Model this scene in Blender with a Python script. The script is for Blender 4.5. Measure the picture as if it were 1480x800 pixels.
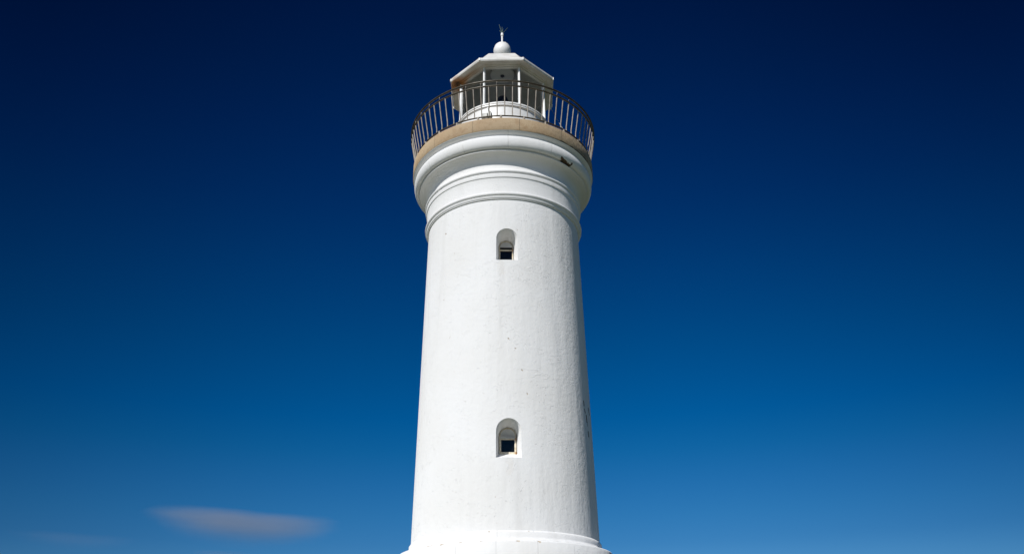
import bpy, bmesh, math, random
from mathutils import Vector, Matrix
R = math.radians
PI = math.pi
for o in list(bpy.data.objects):
    bpy.data.objects.remove(o, do_unlink=True)
S = bpy.context.scene
C = S.collection
random.seed(7)

# ------------------------------------------------------------------ camera
F, PITCH, DIST, YAW, ROLL = 1172.72, 0.4695, 19.457, 0.0115, 0.0116
cd = bpy.data.cameras.new('camera')
cam = bpy.data.objects.new('camera', cd); C.objects.link(cam); S.camera = cam
cd.sensor_fit = 'HORIZONTAL'; cd.sensor_width = 36.0; cd.lens = F / 1480 * 36
cd.clip_start = 0.1; cd.clip_end = 60000
fw = Vector((math.sin(YAW), math.cos(YAW), 0)); rt = Vector((math.cos(YAW), -math.sin(YAW), 0))
fwd = fw * math.cos(PITCH) + Vector((0, 0, 1)) * math.sin(PITCH)
up = fw * -math.sin(PITCH) + Vector((0, 0, 1)) * math.cos(PITCH)
r2 = rt * math.cos(ROLL) - up * math.sin(ROLL); u2 = rt * math.sin(ROLL) + up * math.cos(ROLL)
m = Matrix((r2, u2, -fwd)).transposed().to_4x4(); m.translation = Vector((0, -DIST, 0))
cam.matrix_world = m

# ------------------------------------------------------------------ sun and sky
SUN_EL, SUN_AZ = 34.0, 29.0          # degrees; azimuth to the left of the line tower -> camera
sdir = Vector((-math.sin(R(SUN_AZ)) * math.cos(R(SUN_EL)), -math.cos(R(SUN_AZ)) * math.cos(R(SUN_EL)), math.sin(R(SUN_EL))))
sd = bpy.data.lights.new('sun', 'SUN'); sun = bpy.data.objects.new('sun', sd); C.objects.link(sun)
sd.energy = 4.5; sd.angle = R(0.53); sd.color = (1.0, 0.98, 0.955)
sun.rotation_euler = (-sdir).to_track_quat('-Z', 'Y').to_euler()
sun.location = (-20, -30, 40)

w = bpy.data.worlds.new('World'); S.world = w; w.use_nodes = True
N = w.node_tree.nodes; L = w.node_tree.links
bg = N['Background']; bg.inputs['Strength'].default_value = 0.11
sky = N.new('ShaderNodeTexSky'); sky.sky_type = 'NISHITA'; sky.sun_disc = False
sky.sun_elevation = R(SUN_EL); sky.sun_rotation = math.atan2(sdir.x, sdir.y)
sky.air_density = 1.0; sky.dust_density = 0.3; sky.ozone_density = 3.0
# a polarising filter on the lens deepens the blue of the upper sky
tc = N.new('ShaderNodeTexCoord'); sp = N.new('ShaderNodeSeparateXYZ'); L.new(tc.outputs['Generated'], sp.inputs[0])
asn = N.new('ShaderNodeMath'); asn.operation = 'ARCSINE'; L.new(sp.outputs['Z'], asn.inputs[0])
mr = N.new('ShaderNodeMapRange'); mr.inputs['From Min'].default_value = 0.0; mr.inputs['From Max'].default_value = PI / 2
L.new(asn.outputs[0], mr.inputs['Value'])
ramp = N.new('ShaderNodeValToRGB'); L.new(mr.outputs[0], ramp.inputs[0])
SKYRAMP = [(0.0, (0.42, 0.6, 0.8)), (0.0952, (0.11288, 0.34952, 0.57497)), (0.1147, (0.08396, 0.34466, 0.57002)), (0.1372, (0.05598, 0.32735, 0.5631)), (0.1626, (0.02182, 0.30841, 0.54364)), (0.1884, (0.00252, 0.28148, 0.53811)), (0.2411, (0.00161, 0.24434, 0.4791)), (0.2945, (0.0023, 0.19685, 0.43177)), (0.3479, (0.00267, 0.14786, 0.37623)), (0.4005, (0.00239, 0.11418, 0.31918)), (0.4517, (0.00203, 0.09053, 0.2622)), (0.4985, (0.00154, 0.06903, 0.21548)), (0.75, (0.00123, 0.05523, 0.17238)), (1.0, (0.00115, 0.05177, 0.16161))]
els = ramp.color_ramp.elements
els[0].position = 0; els[0].color = (1, 1, 1, 1); els[1].position = 1; els[1].color = (1, 1, 1, 1)
for p_, c_ in SKYRAMP:
    if p_ == 0: els[0].color = (*c_, 1)
    elif p_ == 1: els[len(els) - 1].color = (*c_, 1)
    else:
        e = els.new(p_); e.color = (*c_, 1)
mul = N.new('ShaderNodeMix'); mul.data_type = 'RGBA'; mul.blend_type = 'MULTIPLY'; mul.inputs[0].default_value = 1
L.new(sky.outputs[0], mul.inputs[6]); L.new(ramp.outputs[0], mul.inputs[7])
# lens vignetting and polarisation put into the sky colour, brightening again towards the sun
def wm(op, a, b=None):
    x = N.new('ShaderNodeMath'); x.operation = op
    for s_, v_ in zip(x.inputs, (a, b)):
        if v_ is None: continue
        if hasattr(v_, 'links'): L.new(v_, s_)
        else: s_.default_value = v_
    return x.outputs[0]
CAZ = R(0.5)
rx_ = wm('SUBTRACT', wm('MULTIPLY', sp.outputs['X'], math.cos(CAZ)), wm('MULTIPLY', sp.outputs['Y'], math.sin(CAZ)))
ry_ = wm('ADD', wm('MULTIPLY', sp.outputs['X'], math.sin(CAZ)), wm('MULTIPLY', sp.outputs['Y'], math.cos(CAZ)))
az_ = wm('DIVIDE', wm('ABSOLUTE', wm('ARCTAN2', rx_, ry_)), PI)
cr2 = N.new('ShaderNodeValToRGB'); L.new(az_, cr2.inputs[0]); cr2.color_ramp.interpolation = 'B_SPLINE'
e2 = cr2.color_ramp.elements; e2[0].color = (1.0, 1.0, 1.0, 1); e2[1].color = (1, 1, 1, 1)
for a_, v_ in ((11, 1.0), (18, .93), (25, .81), (32, .68), (38, .56), (46, .50), (60, .46), (90, .55), (130, .7), (160, .9)):
    e = e2.new(a_ / 180); e.color = (v_, v_, v_, 1)
pw = N.new('ShaderNodeMapRange'); L.new(mr.outputs[0], pw.inputs['Value'])
pw.inputs['From Min'].default_value = 5 / 90; pw.inputs['From Max'].default_value = 40 / 90; pw.inputs['To Min'].default_value = .70; pw.inputs['To Max'].default_value = 1.45
cmb = N.new('ShaderNodeCombineXYZ')
for i_, k_ in enumerate((1.5, 1.03, .86)): L.new(wm('POWER', cr2.outputs[0], wm('MULTIPLY', pw.outputs[0], k_)), cmb.inputs[i_])
mul2 = N.new('ShaderNodeVectorMath'); mul2.operation = 'MULTIPLY'; L.new(mul.outputs[2], mul2.inputs[0]); L.new(cmb.outputs[0], mul2.inputs[1])
L.new(mul2.outputs[0], bg.inputs['Color'])
S.view_settings.view_transform = 'Standard'; S.view_settings.look = 'None'
S.view_settings.exposure = 0.0; S.view_settings.gamma = 1.0; S.view_settings.use_curve_mapping = False
S.render.engine = 'CYCLES'; S.cycles.max_bounces = 12; S.cycles.diffuse_bounces = 8

# ------------------------------------------------------------------ node helper
class NT:
    def __init__(self, name):
        self.m = bpy.data.materials.new(name); self.m.use_nodes = True
        self.t = self.m.node_tree; self.p = self.t.nodes['Principled BSDF']
        self.obj = self.n('ShaderNodeTexCoord').outputs['Object']
    def n(self, typ, **kw):
        x = self.t.nodes.new(typ)
        for k, v in kw.items(): setattr(x, k, v)
        return x
    def l(self, a, b): self.t.links.new(a, b)
    def put(self, sock, v):
        if hasattr(v, 'links'): self.l(v, sock)
        else: sock.default_value = v
    def math(self, op, a, b=None, c=None, clamp=False):
        x = self.n('ShaderNodeMath', operation=op, use_clamp=clamp)
        self.put(x.inputs[0], a)
        if b is not None: self.put(x.inputs[1], b)
        if c is not None: self.put(x.inputs[2], c)
        return x.outputs[0]
    def xyz(self, v=None):
        x = self.n('ShaderNodeSeparateXYZ'); self.l(v or self.obj, x.inputs[0]); return x.outputs
    def scale(self, s, v=None):
        x = self.n('ShaderNodeMapping'); self.l(v or self.obj, x.inputs['Vector'])
        x.inputs['Scale'].default_value = s; return x.outputs[0]
    def noise(self, sc, det=4, rough=.55, v=None, dist=0):
        x = self.n('ShaderNodeTexNoise'); self.l(v or self.obj, x.inputs['Vector'])
        x.inputs['Scale'].default_value = sc; x.inputs['Detail'].default_value = det
        x.inputs['Roughness'].default_value = rough; x.inputs['Distortion'].default_value = dist
        return x.outputs[0]
    def step(self, v, a, b, lo=0.0, hi=1.0):      # smoothstep map
        x = self.n('ShaderNodeMapRange', interpolation_type='SMOOTHSTEP')
        self.put(x.inputs['Value'], v)
        x.inputs['From Min'].default_value = a; x.inputs['From Max'].default_value = b
        x.inputs['To Min'].default_value = lo; x.inputs['To Max'].default_value = hi
        return x.outputs[0]
    def mix(self, f, a, b):
        x = self.n('ShaderNodeMix', data_type='RGBA')
        self.put(x.inputs[0], f)
        for i, v in ((6, a), (7, b)):
            if hasattr(v, 'links'): self.l(v, x.inputs[i])
            else: x.inputs[i].default_value = (*v, 1)
        return x.outputs[2]
    def bump(self, h, dist, strength=1.0, nrm=None):
        x = self.n('ShaderNodeBump'); self.l(h, x.inputs['Height'])
        x.inputs['Distance'].default_value = dist; x.inputs['Strength'].default_value = strength
        if nrm is not None: self.l(nrm, x.inputs['Normal'])
        return x.outputs[0]
    def theta(self):                               # angle round the tower, 0 facing the camera, + to the right
        o = self.xyz(); ny = self.math('MULTIPLY', o[1], -1.0)
        return self.math('ARCTAN2', o[0], ny), o[2]
    def segs(self, pts, r=2.4):                    # distance (m) to a broken line on the wall, pts (degrees, z)
        th, z = self.theta()
        out = None
        P = [(R(a) * r, b) for a, b in pts]
        u = self.math('MULTIPLY', th, r)
        for (ax, az), (bx, bz) in zip(P[:-1], P[1:]):
            dx, dz = bx - ax, bz - az; l2 = dx * dx + dz * dz
            pu = self.math('SUBTRACT', u, ax); pz = self.math('SUBTRACT', z, az)
            t = self.math('ADD', self.math('MULTIPLY', pu, dx / l2), self.math('MULTIPLY', pz, dz / l2), clamp=True)
            eu = self.math('SUBTRACT', pu, self.math('MULTIPLY', t, dx)); ez = self.math('SUBTRACT', pz, self.math('MULTIPLY', t, dz))
            d = self.math('SQRT', self.math('ADD', self.math('MULTIPLY', eu, eu), self.math('MULTIPLY', ez, ez)))
            out = d if out is None else self.math('MINIMUM', out, d)
        return out

WHITE = (0.80, 0.797, 0.79)
def white_wall(name, flecks=True, scars=(), joints=None, bumpy=1.0):
    n = NT(name); p = n.p
    p.inputs['Roughness'].default_value = 0.62; p.inputs['Diffuse Roughness'].default_value = 0.6
    p.inputs['Specular IOR Level'].default_value = 0.3
    big = n.noise(0.55, 3, .5)
    col = n.mix(n.step(big, .35, .7), WHITE, (0.775, 0.767, 0.75))
    # long soft vertical streaks in the paint
    st = n.noise(1.0, 3, .6, n.scale((3.2, 3.2, .18)))
    col = n.mix(n.step(st, .52, .8, 0, .35), col, (0.66, 0.65, 0.63))
    # bump: trowel waves, brushed fine texture, pits in patches
    patch = n.step(n.noise(.8, 2, .5), .42, .62)
    pit = n.math('MULTIPLY', n.step(n.noise(21, 4, .6, n.scale((1, 1, 1.35)), .4), .60, .70, 0, -1), n.step(n.noise(1.9, 3, .6), .47, .60))
    h = n.math('ADD', n.math('MULTIPLY', n.noise(1.4, 3, .5, n.scale((1.6, 1.6, .3))), .9), n.math('MULTIPLY', n.noise(9, 5, .62), .32))
    h = n.math('ADD', h, n.math('MULTIPLY', n.noise(55, 3, .6, n.scale((1, 1, 1.6))), .04))
    h = n.math('ADD', h, n.math('MULTIPLY', pit, .20))
    flake = n.step(n.noise(3.3, 6, .62, n.scale((1, 1, 1.8)), .6), .585, .60)
    h = n.math('ADD', h, n.math('MULTIPLY', n.math('MULTIPLY', flake, patch), .09))
    if flecks:
        a = n.noise(16, 2, .5); k = n.math('MULTIPLY', n.step(a, .735, .765), n.step(n.noise(1.1, 2), .5, .6))
        col = n.mix(n.math('MULTIPLY', k, .6), col, (0.34, 0.25, 0.16))
    if joints:
        th, z = n.theta(); cnt, off, wd, z0 = joints
        f = n.math('FRACT', n.math('ADD', n.math('MULTIPLY', th, cnt / (2 * PI)), 10 + off))
        d = n.math('ABSOLUTE', n.math('SUBTRACT', f, .5))
        jm = n.math('MULTIPLY', n.step(n.math('ADD', d, n.math('MULTIPLY', n.math('SUBTRACT', n.noise(14, 3), .5), wd * 1.5)), wd, wd * 2.2, 1, 0), n.step(n.noise(2.6, 2), .46, .56))
        if z0 is not None: jm = n.math('MULTIPLY', jm, n.math('GREATER_THAN', z, z0))
        col = n.mix(n.math('MULTIPLY', jm, .3), col, (0.30, 0.27, 0.23))
        h = n.math('ADD', h, n.math('MULTIPLY', jm, -.22))
    for sc_ in scars:
        pts, wd, r = sc_[:3]
        d = n.segs(pts, r)
        d = n.math('ADD', d, n.math('MULTIPLY', n.math('SUBTRACT', n.noise(22, 4, .7), .5), wd * (4.0 if len(sc_) > 3 else 2.4)))
        k = n.step(d, wd * (.6 if len(sc_) > 3 else .9), wd * 1.15, 1, 0)
        tone = n.mix(n.step(n.noise(30, 2), .4, .6), (0.035, 0.028, 0.02), (0.16, 0.10, 0.05))
        if len(sc_) > 3: tone = n.mix(n.step(n.noise(30, 2), .4, .6), (.42, .30, .17), (.60, .50, .36)); k = n.math('MULTIPLY', k, sc_[3])
        col = n.mix(k, col, tone); h = n.math('ADD', h, n.math('MULTIPLY', k, -.8))
    n.l(col, p.inputs['Base Color'])
    n.l(n.bump(h, .028 * bumpy), p.inputs['Normal'])
    return n.m

def simple(name, col, rough=.5, metal=0.0, var=None, bump=None, spec=.5):
    n = NT(name); p = n.p
    p.inputs['Roughness'].default_value = rough; p.inputs['Metallic'].default_value = metal
    p.inputs['Specular IOR Level'].default_value = spec
    if var:
        c = n.mix(n.step(n.noise(var[1], 4, .6), .38, .68), col, var[0]); n.l(c, p.inputs['Base Color'])
    else: p.inputs['Base Color'].default_value = (*col, 1)
    if bump: n.l(n.bump(n.noise(bump[0], 4, .6), bump[1]), p.inputs['Normal'])
    return n.m

M = {}
M['shaft'] = white_wall('painted_masonry', scars=[
    ([(62.4, 6.06), (62.6, 5.96)], .020, 2.13), ([(62.6, 5.87), (63.9, 5.80)], .019, 2.13),
    ([(72.2, 5.98), (73.2, 5.86)], .036, 2.13), ([(65.6, 5.74), (65.9, 5.60)], .026, 2.13),
    ([(66.7, 5.60), (66.9, 5.50)], .012, 2.13), ([(67.3, 5.36), (67.5, 5.27)], .028, 2.13),
    ([(10.8, 6.46), (11.4, 6.44)], .013, 2.13, .8), ([(2.5, 7.22), (2.9, 7.21)], .014, 2.13, .8), ([(7.0, 6.98), (7.3, 6.97)], .012, 2.13, .7), ([(-46, 10.4), (-45.5, 10.38)], .016, 2.07, .7),
    ([(2.6, 4.40), (3.4, 4.28), (3.0, 4.12)], .07, 2.15, .10), ([(-2, 9.18), (-1.5, 8.95)], .09, 2.07, .08), ([(14, 5.9), (14.3, 5.88)], .013, 2.12, .7)])
M['cornice'] = white_wall('painted_cornice', joints=(13, .5 - 3.2 * 13 / 360, .003, 12.34), bumpy=.6, flecks=False, scars=[
    ([(39.1, 12.40), (41.6, 12.375), (44.8, 12.352), (48.3, 12.355), (48.4, 12.40)], .024, 2.45)])
M['plinth'] = white_wall('painted_plinth', bumpy=.8, joints=(18, .72, .002, None), scars=[([(5.5, 2.675), (6.6, 2.665)], .017, 2.45, .7), ([(16, 2.675), (16.8, 2.655)], .015, 2.45, .7),
    ([(-33, 2.675), (-31.5, 2.68)], .018, 2.45, .8), ([(-22.5, 2.68), (-21.5, 2.68)], .015, 2.45, .8), ([(-12, 2.68), (-11, 2.685)], .012, 2.45, .7), ([(12.6, 2.90), (13.2, 2.895)], .009, 2.2, .6), ([(-9, 2.90), (-8.6, 2.90)], .012, 2.2, .8), ([(-42, 2.67), (-38, 2.68)], .008, 2.45, .7)])
M['trim'] = simple('white_gloss_paint', (.78, .775, .76), .38, var=((.70, .69, .66), 6), bump=(40, .001))
M['lunette'] = simple('white_enamel_panel', (.90, .89, .86), .25)
M['frame'] = simple('cream_window_paint', (.66, .60, .48), .5, var=((.50, .40, .25), 14))
M['dark_glass'] = simple('dark_window_glass', (.012, .014, .018), .06, spec=.6)
M['bar'] = simple('weathered_bronze_rail', (.05, .042, .03), .38, .3, var=((.10, .085, .06), 5), bump=(60, .001))
M['post'] = simple('weathered_post_paint', (.30, .265, .22), .55, .0, var=((.20, .165, .13), 7), bump=(60, .001))
M['rod'] = simple('verdigris_copper', (.07, .11, .09), .5, .3)
M['grey'] = simple('grey_box_paint', (.42, .42, .39), .5, var=((.34, .34, .31), 10))
M['black'] = simple('black_lamp_metal_and_gap_dark', (.015, .015, .018), .3)
M['ceil'] = simple('lantern_ceiling_paint', (.50, .49, .46), .6, var=((.42, .41, .38), 3))
M['disc'] = simple('lantern_ceiling_disc_paint', (.74, .73, .69), .5)
M['wire'] = simple('grey_cable', (.30, .31, .30), .5)

# rust creeping out of one corner of the eave soffit
n = NT('eave_paint'); p = n.p; p.inputs['Roughness'].default_value = .5
o = n.xyz(); col = n.mix(n.step(n.noise(3, 4), .35, .7), (.70, .69, .66), (.58, .56, .52))
rx, ry, rz = -1.33, -.46, 16.08
dd = n.math('SQRT', n.math('ADD', n.math('POWER', n.math('SUBTRACT', o[0], rx), 2.0), n.math('POWER', n.math('MULTIPLY', n.math('SUBTRACT', o[1], ry), .9), 2.0)))
dd = n.math('ADD', dd, n.math('MULTIPLY', n.math('SUBTRACT', n.noise(9, 5, .7), .5), .3))
# the stain also follows the joint between soffit and header
nr = n.math('SQRT', n.math('ADD', n.math('MULTIPLY', o[0], o[0]), n.math('MULTIPLY', o[1], o[1])))
low = n.math('MULTIPLY', n.step(o[2], 16.128, 16.118), n.step(nr, 1.63, 1.60))
col = n.mix(n.math('MULTIPLY', n.step(dd, .12, .46, .95, 0), low), col, (.42, .16, .03))
col = n.mix(n.math('MULTIPLY', n.step(dd, .04, .17, .95, 0), low), col, (.05, .02, .01))
along = n.math('MULTIPLY', n.step(n.math('ABSOLUTE', n.math('SUBTRACT', n.math('MULTIPLY', nr, 1.0), 1.30)), .0, .12, 1, 0), n.step(dd, .25, 1.3, .8, 0))
col = n.mix(n.math('MULTIPLY', along, low), col, (.36, .17, .05))
n.l(col, p.inputs['Base Color']); n.l(n.bump(n.noise(30, 4), .002), p.inputs['Normal']); M['eave'] = n.m

# sandstone blocks
n = NT('sandstone'); p = n.p; p.inputs['Roughness'].default_value = .8; p.inputs['Diffuse Roughness'].default_value = .8
col = n.mix(n.step(n.noise(1.3, 5, .6), .35, .65), (.49, .335, .185), (.55, .415, .26))
col = n.mix(n.step(n.noise(5, 6, .7), .48, .66, 0, .75), col, (.40, .245, .12))
th, z = n.theta()
f = n.math('FRACT', n.math('ADD', n.math('MULTIPLY', th, 13 / (2 * PI)), 10.5 - 10 * 13 / 360))
d = n.math('ABSOLUTE', n.math('SUBTRACT', f, .5))
jm = n.step(n.math('ADD', d, n.math('MULTIPLY', n.math('SUBTRACT', n.noise(20, 2), .5), .004)), .004, .009, 1, 0)
grain = n.noise(38, 4, .75)
col = n.mix(n.step(grain, .5, .72, 0, .6), col, (.30, .20, .11)); col = n.mix(n.step(grain, .5, .3, 0, .5), col, (.64, .52, .36))
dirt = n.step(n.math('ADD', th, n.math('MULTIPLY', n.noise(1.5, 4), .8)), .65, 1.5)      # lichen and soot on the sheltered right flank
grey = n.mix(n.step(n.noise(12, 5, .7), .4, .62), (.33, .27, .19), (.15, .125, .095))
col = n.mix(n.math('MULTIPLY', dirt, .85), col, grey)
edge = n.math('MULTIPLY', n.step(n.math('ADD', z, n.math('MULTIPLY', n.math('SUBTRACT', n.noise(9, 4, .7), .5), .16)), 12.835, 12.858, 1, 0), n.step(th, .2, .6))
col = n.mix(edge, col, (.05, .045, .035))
bid = n.math('FLOOR', n.math('ADD', n.math('MULTIPLY', th, 13 / (2 * PI)), 10.5 - 10 * 13 / 360 + .5))
wn = n.n('ShaderNodeTexWhiteNoise', noise_dimensions='1D'); n.l(bid, wn.inputs['W'])
col = n.mix(n.math('MULTIPLY', wn.outputs['Value'], .45), col, (.52, .41, .27))
col = n.mix(n.math('MULTIPLY', jm, .45), col, (.25, .18, .11))
n.l(col, p.inputs['Base Color'])
h = n.math('SUBTRACT', n.math('ADD', n.math('MULTIPLY', n.noise(9, 5), .6), n.math('MULTIPLY', n.noise(50, 4, .7), .5)), n.math('MULTIPLY', jm, .7))
n.l(n.bump(h, .012), p.inputs['Normal']); M['stone'] = n.m

# clear lantern glass
gm = bpy.data.materials.new('clear_lantern_glass'); gm.use_nodes = True; t = gm.node_tree; t.nodes.remove(t.nodes['Principled BSDF'])
tr = t.nodes.new('ShaderNodeBsdfTransparent'); tr.inputs[0].default_value = (.88, .90, .89, 1)
gl = t.nodes.new('ShaderNodeBsdfGlossy'); gl.inputs['Roughness'].default_value = .02
fr = t.nodes.new('ShaderNodeFresnel'); fr.inputs[0].default_value = 1.45
mx = t.nodes.new('ShaderNodeMixShader'); t.links.new(fr.outputs[0], mx.inputs[0]); t.links.new(tr.outputs[0], mx.inputs[1]); t.links.new(gl.outputs[0], mx.inputs[2])
t.links.new(mx.outputs[0], t.nodes['Material Output'].inputs['Surface']); M['glass'] = gm

# ------------------------------------------------------------------ geometry helpers
def link(name, bm, mat, parent=None, sharp=32, smooth=True, mats=None):
    me = bpy.data.meshes.new(name); bm.normal_update(); bm.to_mesh(me); bm.free()
    if smooth:
        for f in me.polygons: f.use_smooth = True
        me.set_sharp_from_angle(angle=R(sharp))
    me.materials.append(mat)
    for x in mats or []: me.materials.append(x)
    o = bpy.data.objects.new(name, me); C.objects.link(o)
    if parent: o.parent = parent
    return o

def lathe_bm(prof, seg=192, rot=0.0, closed=False, bm=None):
    """prof: list of (r, z) from the top down on the outside; closed joins last to first."""
    bm = bm or bmesh.new(); rings = []
    for r, z in prof:
        if r < 1e-6: rings.append([bm.verts.new((0, 0, z))] * seg)
        else:
            rings.append([bm.verts.new((r * math.sin(rot + 2 * PI * i / seg), -r * math.cos(rot + 2 * PI * i / seg), z)) for i in range(seg)])
    n = len(rings)
    for k in range(n if closed else n - 1):
        a, b = rings[k], rings[(k + 1) % n]
        for i in range(seg):
            j = (i + 1) % seg
            vs = [a[i], b[i], b[j], a[j]]; u = []
            for v in vs:
                if v not in u: u.append(v)
            if len(u) > 2: bm.faces.new(u)
    bmesh.ops.recalc_face_normals(bm, faces=bm.faces)
    return bm

def tube(bm, pts, r, seg=10, taper=None):
    pts = [Vector(p) for p in pts]; rings = []
    for i, p in enumerate(pts):
        t = (pts[min(i + 1, len(pts) - 1)] - pts[max(i - 1, 0)]).normalized()
        a = t.cross(Vector((0, 0, 1)));  a = t.cross(Vector((1, 0, 0))) if a.length < .05 else a
        a.normalize(); b = t.cross(a)
        rr = r if taper is None else r + (taper - r) * i / (len(pts) - 1)
        rings.append([bm.verts.new(p + (a * math.cos(2 * PI * k / seg) + b * math.sin(2 * PI * k / seg)) * rr) for k in range(seg)])
    for x, y in zip(rings[:-1], rings[1:]):
        for k in range(seg): bm.faces.new((x[k], x[(k + 1) % seg], y[(k + 1) % seg], y[k]))
    bm.faces.new(rings[0][::-1]); bm.faces.new(rings[-1])
    return bm

def box(bm, c, s, rz=0, bev=0.0):
    mat = Matrix.Translation(c) @ Matrix.Rotation(rz, 4, 'Z') @ Matrix.Diagonal((*s, 1))
    g = bmesh.ops.create_cube(bm, size=1, matrix=mat)
    if bev:
        es = list({e for v in g['verts'] for e in v.link_edges})
        bmesh.ops.bevel(bm, geom=es, offset=bev, segments=2, affect='EDGES', profile=.5)
    return bm

def polar(r, deg, z): return Vector((r * math.sin(R(deg)), -r * math.cos(R(deg)), z))
def torus_ring(r, z, a, seg=160, ell=1.0, k=14):
    return lathe_bm([(r + a * math.cos(2 * PI * i / k), z + a * ell * math.sin(2 * PI * i / k)) for i in range(k)], seg, closed=True)

# ------------------------------------------------------------------ ground, sea
GZ = -1.65
n = NT('bounce_paving_and_grass'); p = n.p; p.inputs['Roughness'].default_value = .9
o = n.xyz(); rr = n.math('SQRT', n.math('ADD', n.math('MULTIPLY', o[0], o[0]), n.math('MULTIPLY', o[1], o[1])))
# unseen pale forecourt added front left to bounce light up; dark turf limits bounce
side = n.math('ADD', n.math('MULTIPLY', o[0], 1.0), n.math('MULTIPLY', o[1], .35))
rr = n.math('ADD', rr, n.math('MULTIPLY', n.math('MAXIMUM', side, 0.0), 6.0))
rr = n.math('ADD', rr, n.math('MULTIPLY', n.noise(.3, 4), 1.0))
pav = n.mix(n.step(n.noise(3, 6, .7), .3, .7), (.34, .32, .285), (.26, .25, .225))
gra = n.mix(n.step(n.noise(.7, 6, .7), .35, .65), (.07, .10, .03), (.12, .13, .05))
n.l(n.mix(n.math('MAXIMUM', n.step(rr, 29.8, 30.1), n.step(rr, 14.9, 14.7)), pav, gra), p.inputs['Base Color'])
n.l(n.bump(n.noise(40, 5, .7), .02), p.inputs['Normal'])
bm = bmesh.new(); rings = []
for r, z in ((0, GZ), (12, GZ), (24, GZ), (45, GZ - .2), (70, GZ - 1.2), (95, GZ - 4), (125, GZ - 12), (150, GZ - 22)):
    if r == 0: rings.append([bm.verts.new((0, 0, z))] * 96)
    else:
        w_ = lambda i: 1 + (.10 * math.sin(3 * i * 2 * PI / 96 + 1) + .06 * math.sin(7 * i * 2 * PI / 96)) * min(1, max(0, (r - 30) / 60))
        rings.append([bm.verts.new((r * w_(i) * math.cos(2 * PI * i / 96), r * w_(i) * math.sin(2 * PI * i / 96), z)) for i in range(96)])
for a, b in zip(rings[:-1], rings[1:]):
    for i in range(96):
        j = (i + 1) % 96; u = []
        for v in (a[i], b[i], b[j], a[j]):
            if v not in u: u.append(v)
        bm.faces.new(u)
bmesh.ops.recalc_face_normals(bm, faces=bm.faces)
g = link('ground', bm, n.m); g['kind'] = 'structure'
n = NT('sea_water'); p = n.p; p.inputs['Base Color'].default_value = (.01, .04, .07, 1); p.inputs['Roughness'].default_value = .12
n.l(n.bump(n.noise(.25, 6, .6), .6), p.inputs['Normal'])
bm = bmesh.new(); bmesh.ops.create_circle(bm, cap_ends=True, segments=128, radius=28000, matrix=Matrix.Translation((0, 0, GZ - 21)))
g = link('sea', bm, n.m, smooth=False); g['kind'] = 'structure'

# ------------------------------------------------------------------ the lighthouse
T = bpy.data.objects.new('lighthouse', None); C.objects.link(T); T.location = (0, 0, GZ)
T['label'] = 'tall round whitewashed lighthouse with sandstone gallery, curved railing and glazed octagonal lantern'
T['category'] = 'lighthouse'
ROOT = bpy.data.objects
def part(name, bm, mat, parent=T, **k):
    o = link(name, bm, mat, None, **k); o.parent = parent
    if parent is T: o.matrix_parent_inverse = Matrix.Translation((0, 0, -GZ))
    return o

# shaft, a closed solid with two niches cut into it
def shaft_r(z): return 2.165 + (2.045 - 2.165) * (z - 2.9) / (11.05 - 2.9)
prof = [(0, 11.06)] + [(shaft_r(11.06 + (2.6 - 11.06) * i / 24), 11.06 + (2.6 - 11.06) * i / 24) for i in range(25)] + [(0, 2.6)]
shaft = part('shaft', lathe_bm(prof, 320), M['shaft'])
WA = 2.4
def arch(hw, z0, z1, k=20):
    pts = [(-hw, z0), (hw, z0)]
    return pts + [(hw * math.cos(PI * i / k), z1 - hw + hw * math.sin(PI * i / k)) for i in range(k + 1)]
def place(x, d, z):          # local window coordinates: x right, d distance from the axis outwards
    a = R(WA); return Vector((d * math.sin(a) + x * math.cos(a), -d * math.cos(a) + x * math.sin(a), z))
WINS = [(4.446, 5.306, .270, 2.147), (9.297, 10.165, .252, 2.070)]
DEPTH = .48
def loft_bm(secs):
    bm = bmesh.new(); rs = [[bm.verts.new(place(x, d, z)) for x, z in pts] for d, pts in secs]
    n_ = len(rs[0])
    for a, b in zip(rs[:-1], rs[1:]):
        for i in range(n_): bm.faces.new((a[i], a[(i + 1) % n_], b[(i + 1) % n_], b[i]))
    bm.faces.new(rs[0][::-1]); bm.faces.new(rs[-1])
    bmesh.ops.recalc_face_normals(bm, faces=bm.faces); return bm
cutters = []
for z0, z1, hw, r in WINS:
    sec = [(r + .15, arch(hw + .032 + .09, z0 - .012, z1 + .032 + .09)), (r + .0, arch(hw + .020, z0 - .004, z1 + .020)),
           (r - .05, arch(hw, z0 + .004, z1)), (r - DEPTH, arch(hw - .055, z0 + .185, z1 - .045)), (r - DEPTH - .15, arch(hw - .075, z0 + .185, z1 - .055))]
    cutters.append(link('niche_cutter', loft_bm(sec), M['shaft'], smooth=False))
for c in cutters:
    md = shaft.modifiers.new('niche', 'BOOLEAN'); md.operation = 'DIFFERENCE'; md.object = c; md.solver = 'EXACT'
dg = bpy.context.evaluated_depsgraph_get(); ev = shaft.evaluated_get(dg)
me = bpy.data.meshes.new_from_object(ev); shaft.modifiers.clear(); old = shaft.data; shaft.data = me; bpy.data.meshes.remove(old)
for f in me.polygons: f.use_smooth = True
me.set_sharp_from_angle(angle=R(25))
for c in cutters: bpy.data.objects.remove(c, do_unlink=True)

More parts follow.
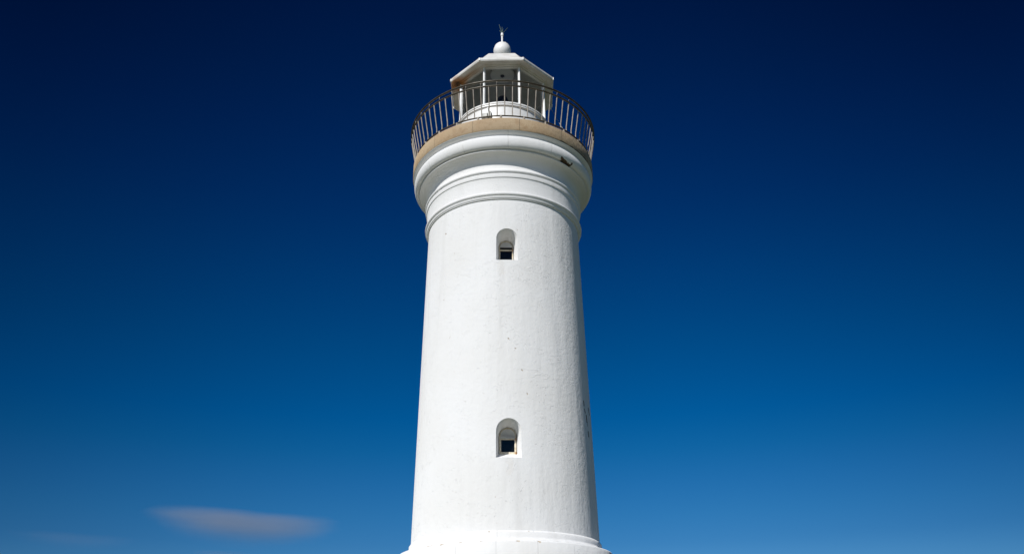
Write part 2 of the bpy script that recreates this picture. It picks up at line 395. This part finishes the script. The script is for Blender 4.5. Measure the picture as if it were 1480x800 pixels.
# windows at the back of the niches
for wi, (z0, z1, hw, r) in enumerate(WINS):
    fb, ft, fh = z0 + .19, z1 - .075, hw - .078      # frame bottom, top, half width
    d = r - DEPTH - .035
    bm = bmesh.new(); gw, gz0, gz1 = .148, fb + .055, fb + .335
    def bar(x0, x1, za, zb, dd=d, th=.05):
        ps = [place(x, q, z) for x in (x0, x1) for q in (dd - th, dd) for z in (za, zb)]
        vs = [bm.verts.new(v) for v in ps]
        for f in ((0, 1, 3, 2), (4, 6, 7, 5), (0, 4, 5, 1), (2, 3, 7, 6), (0, 2, 6, 4), (1, 5, 7, 3)): bm.faces.new([vs[i] for i in f])
    bar(-fh, -gw, fb, gz1 + .03); bar(gw, fh, fb, gz1 + .03); bar(-gw, gw, fb, gz0); bar(-gw, gw, gz1, gz1 + .03)
    bmesh.ops.recalc_face_normals(bm, faces=bm.faces)
    wf = part('window', bm, M['frame'], smooth=False)
    wf['label'] = ('small square window under a white lunette in the lower arched niche', 'small square window with open lunette vent in the upper arched niche')[wi]
    bm = bmesh.new(); dd = d - .03
    bm.faces.new([bm.verts.new(place(x, dd, z)) for x, z in ((-gw, gz0), (gw, gz0), (gw, gz1), (-gw, gz1))])
    bmesh.ops.solidify(bm, geom=bm.faces[:], thickness=.006)
    part('pane', bm, M['dark_glass'], wf, smooth=False)
    # black sheet as painted darkness behind the lunette, then the tilted lunette panel
    bm = bmesh.new(); k = 18; zc = gz1 + .03; rad = fh - .018
    slot = (.002, .065)[wi]
    pts = [(rad * math.cos(PI * i / k), zc + slot + (ft - zc - slot) * math.sin(PI * i / k)) for i in range(k + 1)]
    bm.faces.new([bm.verts.new(place(x, d - .004 - (.025, .012)[wi] * (1 - (z - zc) / (ft - zc)), z)) for x, z in pts])
    bmesh.ops.solidify(bm, geom=bm.faces[:], thickness=.02)
    part('lunette', bm, M['lunette'], wf, smooth=False)
    bm = bmesh.new(); bm.faces.new([bm.verts.new(place(x, d - .058, z)) for x, z in ((-fh, zc), (fh, zc), (fh - .02, zc + .09), (-fh + .02, zc + .09))])
    bmesh.ops.solidify(bm, geom=bm.faces[:], thickness=.004)
    part('vent_gap_dark', bm, M['black'], wf, smooth=False)
    bm = bmesh.new(); zr = ft - (fh - .004)      # arched frame ring round the lunette
    def ringpts(rr_, zz_): return [(rr_ * math.cos(PI * i / 20), zr + zz_ * math.sin(PI * i / 20)) for i in range(21)]
    A, B = ringpts(fh + .003, ft + .012 - zr), ringpts(fh - .020, ft - .014 - zr)
    for P_ in (A, B):
        P_.insert(0, (P_[0][0], zc)); P_.append((P_[-1][0], zc))
    for i in range(len(A) - 1):
        q4 = (A[i], A[i + 1], B[i + 1], B[i])
        bm.faces.new([bm.verts.new(place(x, d - .002, z)) for x, z in q4])
    bmesh.ops.remove_doubles(bm, verts=bm.verts, dist=1e-5)
    bmesh.ops.solidify(bm, geom=bm.faces[:], thickness=.04)
    part('arch_frame', bm, M['frame'], wf, smooth=False)
    # small hinges with rust
    if wi == 0: M['hinge'] = simple('rusty_hinge', (.45, .20, .05), .7, var=((.20, .08, .03), 30))
    for zz in (zc - .02, fb + .03):
        bm = bmesh.new(); v = place(fh - .012, d + .012, zz); box(bm, v, (.022, .022, .05), R(WA), .003)
        part('hinge', bm, M['hinge'], wf)

# cornice
def arcp(cx, cz, a, b, t0, t1, k):
    return [(cx + a * math.cos(R(t0 + (t1 - t0) * i / k)), cz + b * math.sin(R(t0 + (t1 - t0) * i / k))) for i in range(k + 1)]
prof = [(1.8, 12.829), (2.538, 12.829), (2.515, 12.805), (2.46, 12.782), (2.425, 12.77), (2.415, 12.745)]
prof += arcp(2.385, 12.555, .115, .185, 84, -86, 16)
prof += [(2.372, 12.371), (2.33, 12.366), (2.325, 12.345), (2.355, 12.338), (2.35, 12.318), (2.33, 12.312)]
cv = [(2.31, 12.312), (2.24, 12.300), (2.16, 12.268), (2.095, 12.215), (2.055, 12.15), (2.04, 12.08), (2.042, 12.01), (2.06, 11.95), (2.095, 11.90), (2.128, 11.882)]
def catmull(P, k=5):
    out = []
    for i in range(len(P) - 1):
        a, b, c_, d_ = [Vector(P[min(max(j, 0), len(P) - 1)]) for j in (i - 1, i, i + 1, i + 2)]
        for q_ in range(k):
            t_ = q_ / k
            v = .5 * ((2 * b) + (c_ - a) * t_ + (2 * a - 5 * b + 4 * c_ - d_) * t_ * t_ + (3 * b - a - 3 * c_ + d_) * t_ ** 3)
            out.append((v.x, v.y))
    return out + [P[-1]]
prof += catmull(cv)
prof += arcp(2.125, 11.835, .045, .045, 70, -80, 7)
prof += [(2.128, 11.782), (2.125, 11.765), (2.142, 11.762), (2.146, 11.70), (2.138, 11.655), (2.118, 11.645), (2.108, 11.60)]
prof += [(2.104, 11.50), (2.102, 11.36), (2.106, 11.235)]
prof += arcp(2.108, 11.165, .042, .045, 90, -85, 8)
prof += [(2.11, 11.117), (2.108, 11.105), (2.112, 11.10), (2.098, 11.062), (2.082, 11.054), (2.078, 11.038), (1.8, 11.036)]
cor = part('cornice', lathe_bm(prof, 320, closed=True), M['cornice'], sharp=38)

# base ring and plinth down to the paving
prof = [(2.10, 2.925), (2.168, 2.922), (2.19, 2.905), (2.205, 2.885), (2.21, 2.80), (2.215, 2.765), (2.235, 2.75), (2.25, 2.72), (2.25, 2.695), (2.10, 2.69)]
part('base_moulding', lathe_bm(prof, 320, closed=True), M['plinth'], sharp=50)
prof = [(0, 2.688), (2.40, 2.686), (2.435, 2.68), (2.45, 2.66), (2.46, 2.2), (2.50, .6), (2.52, -.9), (2.62, -.95), (2.66, -1.0), (2.68, GZ - .3), (0, GZ - .3)]
part('plinth', lathe_bm(prof, 320), M['plinth'], sharp=50)

# sandstone gallery
prof = [(1.2, 13.213), (2.53, 13.213), (2.548, 13.207), (2.555, 13.19), (2.555, 13.0), (2.552, 12.85), (2.54, 12.833), (1.2, 12.833)]
part('gallery_deck', lathe_bm(prof, 320, closed=True), M['stone'], sharp=50)

# railing: bars, 78 balusters, every other one rising to the handrail
NB = 78; OFF = 1.3
rail = part('railing', torus_ring(2.655, 14.345, .030, 200, .8), M['bar'])
part('middle_rail', torus_ring(2.648, 14.185, .027, 200, .8), M['bar'], rail)
part('bottom_rail', torus_ring(2.505, 13.305, .022, 200, .8), M['bar'], rail)
src = {}
for kind, ztop, rtop in (('short', 14.185, 2.648), ('tall', 14.345, 2.655)):
    bm = bmesh.new(); tube(bm, [(2.505, 0, 13.305), (2.515, 0, 13.45), (2.60, 0, 13.9), (2.648, 0, 14.185)] + ([(2.655, 0, 14.345)] if kind == 'tall' else []), .0148, 8)
    src[kind] = bm
me_b = {}
def spin(obj, deg): obj.rotation_euler = (0, 0, R(deg - 90))
first = {k: part('baluster', v, M['post'], rail) for k, v in src.items()}
for i in range(NB):
    kind = 'tall' if i % 2 else 'short'; a = OFF + i * 360 / NB
    if i < 2: b = first[kind]
    else:
        b = first[kind].copy(); C.objects.link(b); b.parent = rail
    b.name = 'baluster'; spin(b, a + random.uniform(-.12, .12))
bm = bmesh.new(); tube(bm, [(2.505, 0, 13.20), (2.505, 0, 13.30)], .032, 10); foot0 = part('foot', bm, M['post'], rail)
for i in range(NB // 3):
    a = OFF + (i * 3 - .5) * 360 / NB
    b = foot0 if i == 0 else foot0.copy()
    if i: C.objects.link(b); b.parent = rail
    spin(b, a)

# lantern drum, circular with a moulded sill
prof = [(1.0, 14.735), (1.33, 14.73), (1.36, 14.705), (1.375, 14.68), (1.372, 14.655), (1.35, 14.645), (1.35, 14.625), (1.362, 14.615), (1.362, 14.595), (1.335, 14.58), (1.315, 14.56),
        (1.31, 14.50), (1.31, 13.42), (1.33, 13.33), (1.40, 13.23), (1.40, 13.2), (1.0, 13.2)]
part('lantern_drum', lathe_bm(prof, 160, closed=True), M['trim'], sharp=40)

OR = R(-1.0)
def octv(Rr, k, z): a = R(22.5 + 45 * k) + OR; return Vector((Rr * math.sin(a), -Rr * math.cos(a), z))
def oct_lathe(prof, closed=False): return lathe_bm(prof, 8, R(22.5) + OR, closed)
# eight panes and eight mullions
for k in range(8):
    a, b = octv(1.29, k, 14.70), octv(1.29, k + 1, 14.70); up_ = Vector((0, 0, 1.36))
    bm = bmesh.new(); bm.faces.new([bm.verts.new(v) for v in (a, b, b + up_, a + up_)]); 
    part('lantern_pane', bm, M['glass'], smooth=False)
    bm = bmesh.new(); c = octv(1.305, k, 15.37)
    box(bm, c, (.062, .062, 1.36), R(22.5 + 45 * k) + OR, .012)
    tube(bm, [octv(1.335, k, 14.70), octv(1.335, k, 16.04)], .022, 8)
    part('mullion', bm, M['trim'])
# header ring + eave + roof
prof = [(1.25, 16.03), (1.35, 16.03), (1.358, 16.075), (1.39, 16.08), (1.40, 16.105), (1.45, 16.11), (1.47, 16.095), (1.595, 16.075), (1.605, 16.055), (1.635, 16.06), (1.655, 16.095), (1.655, 16.15), (1.64, 16.165),
        (1.60, 16.17), (1.50, 16.24), (1.36, 16.40), (1.17, 16.66), (1.03, 16.83), (.99, 16.87), (.60, 17.10), (.34, 17.30), (.17, 17.36), (.16, 17.56), (0, 17.56)]
roof = part('lantern_roof', oct_lathe(prof), M['eave'], sharp=20)
# corner clips on the gutter
for k in range(8):
    bm = bmesh.new(); c = octv(1.640, k, 16.11); box(bm, c, (.045, .045, .09), R(22.5 + 45 * k) + OR, .008)
    part('gutter_clip', bm, M['trim'], roof)
# ball, seam and cap
bm = lathe_bm([(.275 * math.sin(R(t)), 17.79 + .275 * math.cos(R(t))) for t in range(56, 170, 6)] + [(0, 17.515)], 48)
fin = part('finial_ball', bm, M['trim'], roof)
bm = lathe_bm([(0, 18.078)] + [(.287 * math.sin(R(t)), 17.79 + .287 * math.cos(R(t))) for t in range(8, 62, 6)] + [(.24, 17.92)], 48)
part('ball_cap', bm, M['trim'], roof)
bm = bmesh.new(); tube(bm, [(0, 0, 18.04), (0, 0, 18.50)], .029, 12); tube(bm, [(0, 0, 18.42), (0, 0, 18.47), (0, 0, 18.52)], .048, 12, .04)
part('finial_post', bm, M['trim'], roof)
bm = bmesh.new(); box(bm, (.07, -.03, 18.085), (.085, .08, .05), 0, .012); tube(bm, [(.07, -.03, 18.05), (.07, -.03, 18.07)], .025, 8); part('photocell', bm, M['trim'], roof)
bm = bmesh.new(); b0 = Vector((0, 0, 18.50))
for tip in ((-.095, 0, 18.90), (.0, -.01, 18.78), (.18, 0, 18.76), (-.085, -.03, 18.62), (.03, .12, 18.84)):
    tube(bm, [b0, Vector(tip)], .011, 6, .006)
part('lightning_rod', bm, M['rod'], roof)

# inside the lantern: ceiling cone, disc, vent; lens on its pedestal
bm = oct_lathe([(1.30, 16.08), (1.10, 16.45), (.42, 16.93), (0, 16.95)]); part('ceiling', bm, M['ceil'], roof, sharp=60)
bm = lathe_bm([(0, 16.80), (.35, 16.80), (.37, 16.82), (.37, 16.85), (0, 16.85)], 48); part('ceiling_disc', bm, M['disc'], roof)
bm = lathe_bm([(0, 16.76), (.045, 16.762), (.06, 16.778), (.06, 16.796), (0, 16.796)], 24); part('ceiling_vent', bm, M['black'], roof)
bm = lathe_bm([(0, 14.72), (.98, 14.72), (.98, 14.68), (0, 14.68)], 48); part('lantern_floor', bm, M['ceil'], sharp=40)
bm = lathe_bm([(0, 15.97), (.10, 15.96), (.155, 15.90), (.165, 15.83), (.18, 15.82), (.18, 15.78), (.165, 15.77), (.165, 15.66), (.27, 15.64), (.27, 15.60), (.12, 15.58), (.12, 14.75), (.25, 14.72), (0, 14.72)], 40)
lamp = part('lantern_lamp', bm, M['black'], sharp=35)

# box fixed on the drum, cable from the eave to the gallery
jb = bmesh.new(); box(jb, polar(1.36, -21.5, 14.26), (.18, .10, .16), R(-21.5), .012)
j = part('junction_box', jb, M['grey'])
bm = bmesh.new(); box(bm, polar(1.355, -15.3, 14.29), (.09, .08, .20), R(-15.8), .01); part('box_cover', bm, M['grey'], j)
bm = bmesh.new(); tube(bm, [polar(1.345, -18.2, 14.34), polar(1.345, -18.2, 14.57)], .014, 8); part('conduit', bm, M['trim'], j)
bm = bmesh.new(); p0, p1 = octv(1.60, 2, 16.02), polar(2.38, 66, 13.22)
tube(bm, [p0.lerp(p1, t / 8) - Vector((0, 0, .12 * math.sin(PI * t / 8))) for t in range(9)], .007, 6)
cb = part('cable', bm, M['wire'])
bm = bmesh.new(); tube(bm, [p0 + Vector((0, 0, .06)), p0 - Vector((0, 0, .04))], .03, 8); part('insulator', bm, M['trim'], cb)

# ------------------------------------------------------------------ clouds
def cloud(name, loc, size, yaw, dens, label, tilt=0, seed=0):
    bm = bmesh.new(); bmesh.ops.create_icosphere(bm, subdivisions=4, radius=1)
    m = bpy.data.materials.new(name + '_vapour'); m.use_nodes = True; t = m.node_tree
    t.nodes.remove(t.nodes['Principled BSDF'])
    v = t.nodes.new('ShaderNodeVolumePrincipled'); v.inputs['Color'].default_value = (.95, .94, 1.0, 1); v.inputs['Anisotropy'].default_value = .2
    n = NT.__new__(NT); n.m = m; n.t = t; n.obj = n.n('ShaderNodeTexCoord').outputs['Object']
    o = n.xyz()
    wob = n.math('MULTIPLY', n.math('SUBTRACT', n.noise(1.7, 5, .6, n.scale((.8, 1.6, 1.1)), .5), .5), 1.0)
    zz = n.math('ADD', o[2], n.math('MULTIPLY', n.math('MULTIPLY', o[0], o[0]), -.35))
    # sharper upper edge, long soft lower edge
    zu = n.math('MULTIPLY', n.math('MAXIMUM', n.math('SUBTRACT', zz, .15), 0.0), 2.0); zd = n.math('MULTIPLY', n.math('MINIMUM', n.math('SUBTRACT', zz, .15), 0.0), .75)
    q = n.math('ADD', n.math('MULTIPLY', o[0], o[0]), n.math('MULTIPLY', o[1], o[1]))
    q = n.math('ADD', q, n.math('ADD', n.math('MULTIPLY', zu, zu), n.math('MULTIPLY', zd, zd)))
    q = n.math('ADD', q, wob)
    f = n.step(q, -.35, .95, 1, 0)
    f = n.math('MULTIPLY', f, n.step(o[2], -.9, .4, .2, 1.0))        # thins out downwards
    n.l(n.math('MULTIPLY', f, dens), v.inputs['Density'])
    t.links.new(v.outputs[0], t.nodes['Material Output'].inputs['Volume'])
    ob = link(name, bm, m); ob.location = loc; ob.scale = size; ob.rotation_euler = (0, R(tilt), R(yaw))
    ob['label'] = label; ob['category'] = 'cloud'; ob['group'] = 'small lens clouds low in the sky'
    return ob
CL = []

cloud('lens_cloud', (-2340, 7510, 1335), (940, 400, 200), 18, .0027, 'largest pale mauve lens-shaped cloud low to the left of the lighthouse', 1.5)
cloud('lens_cloud', (-3600, 7050, 1150), (560, 240, 85), 27, .0004, 'faint small smudge of grey cloud at the far left near the bottom edge')
cloud('lens_cloud', (-2500, 7520, 1085), (300, 180, 55), 18, .0010, 'faint cloud cut off by the bottom edge just under the largest cloud')
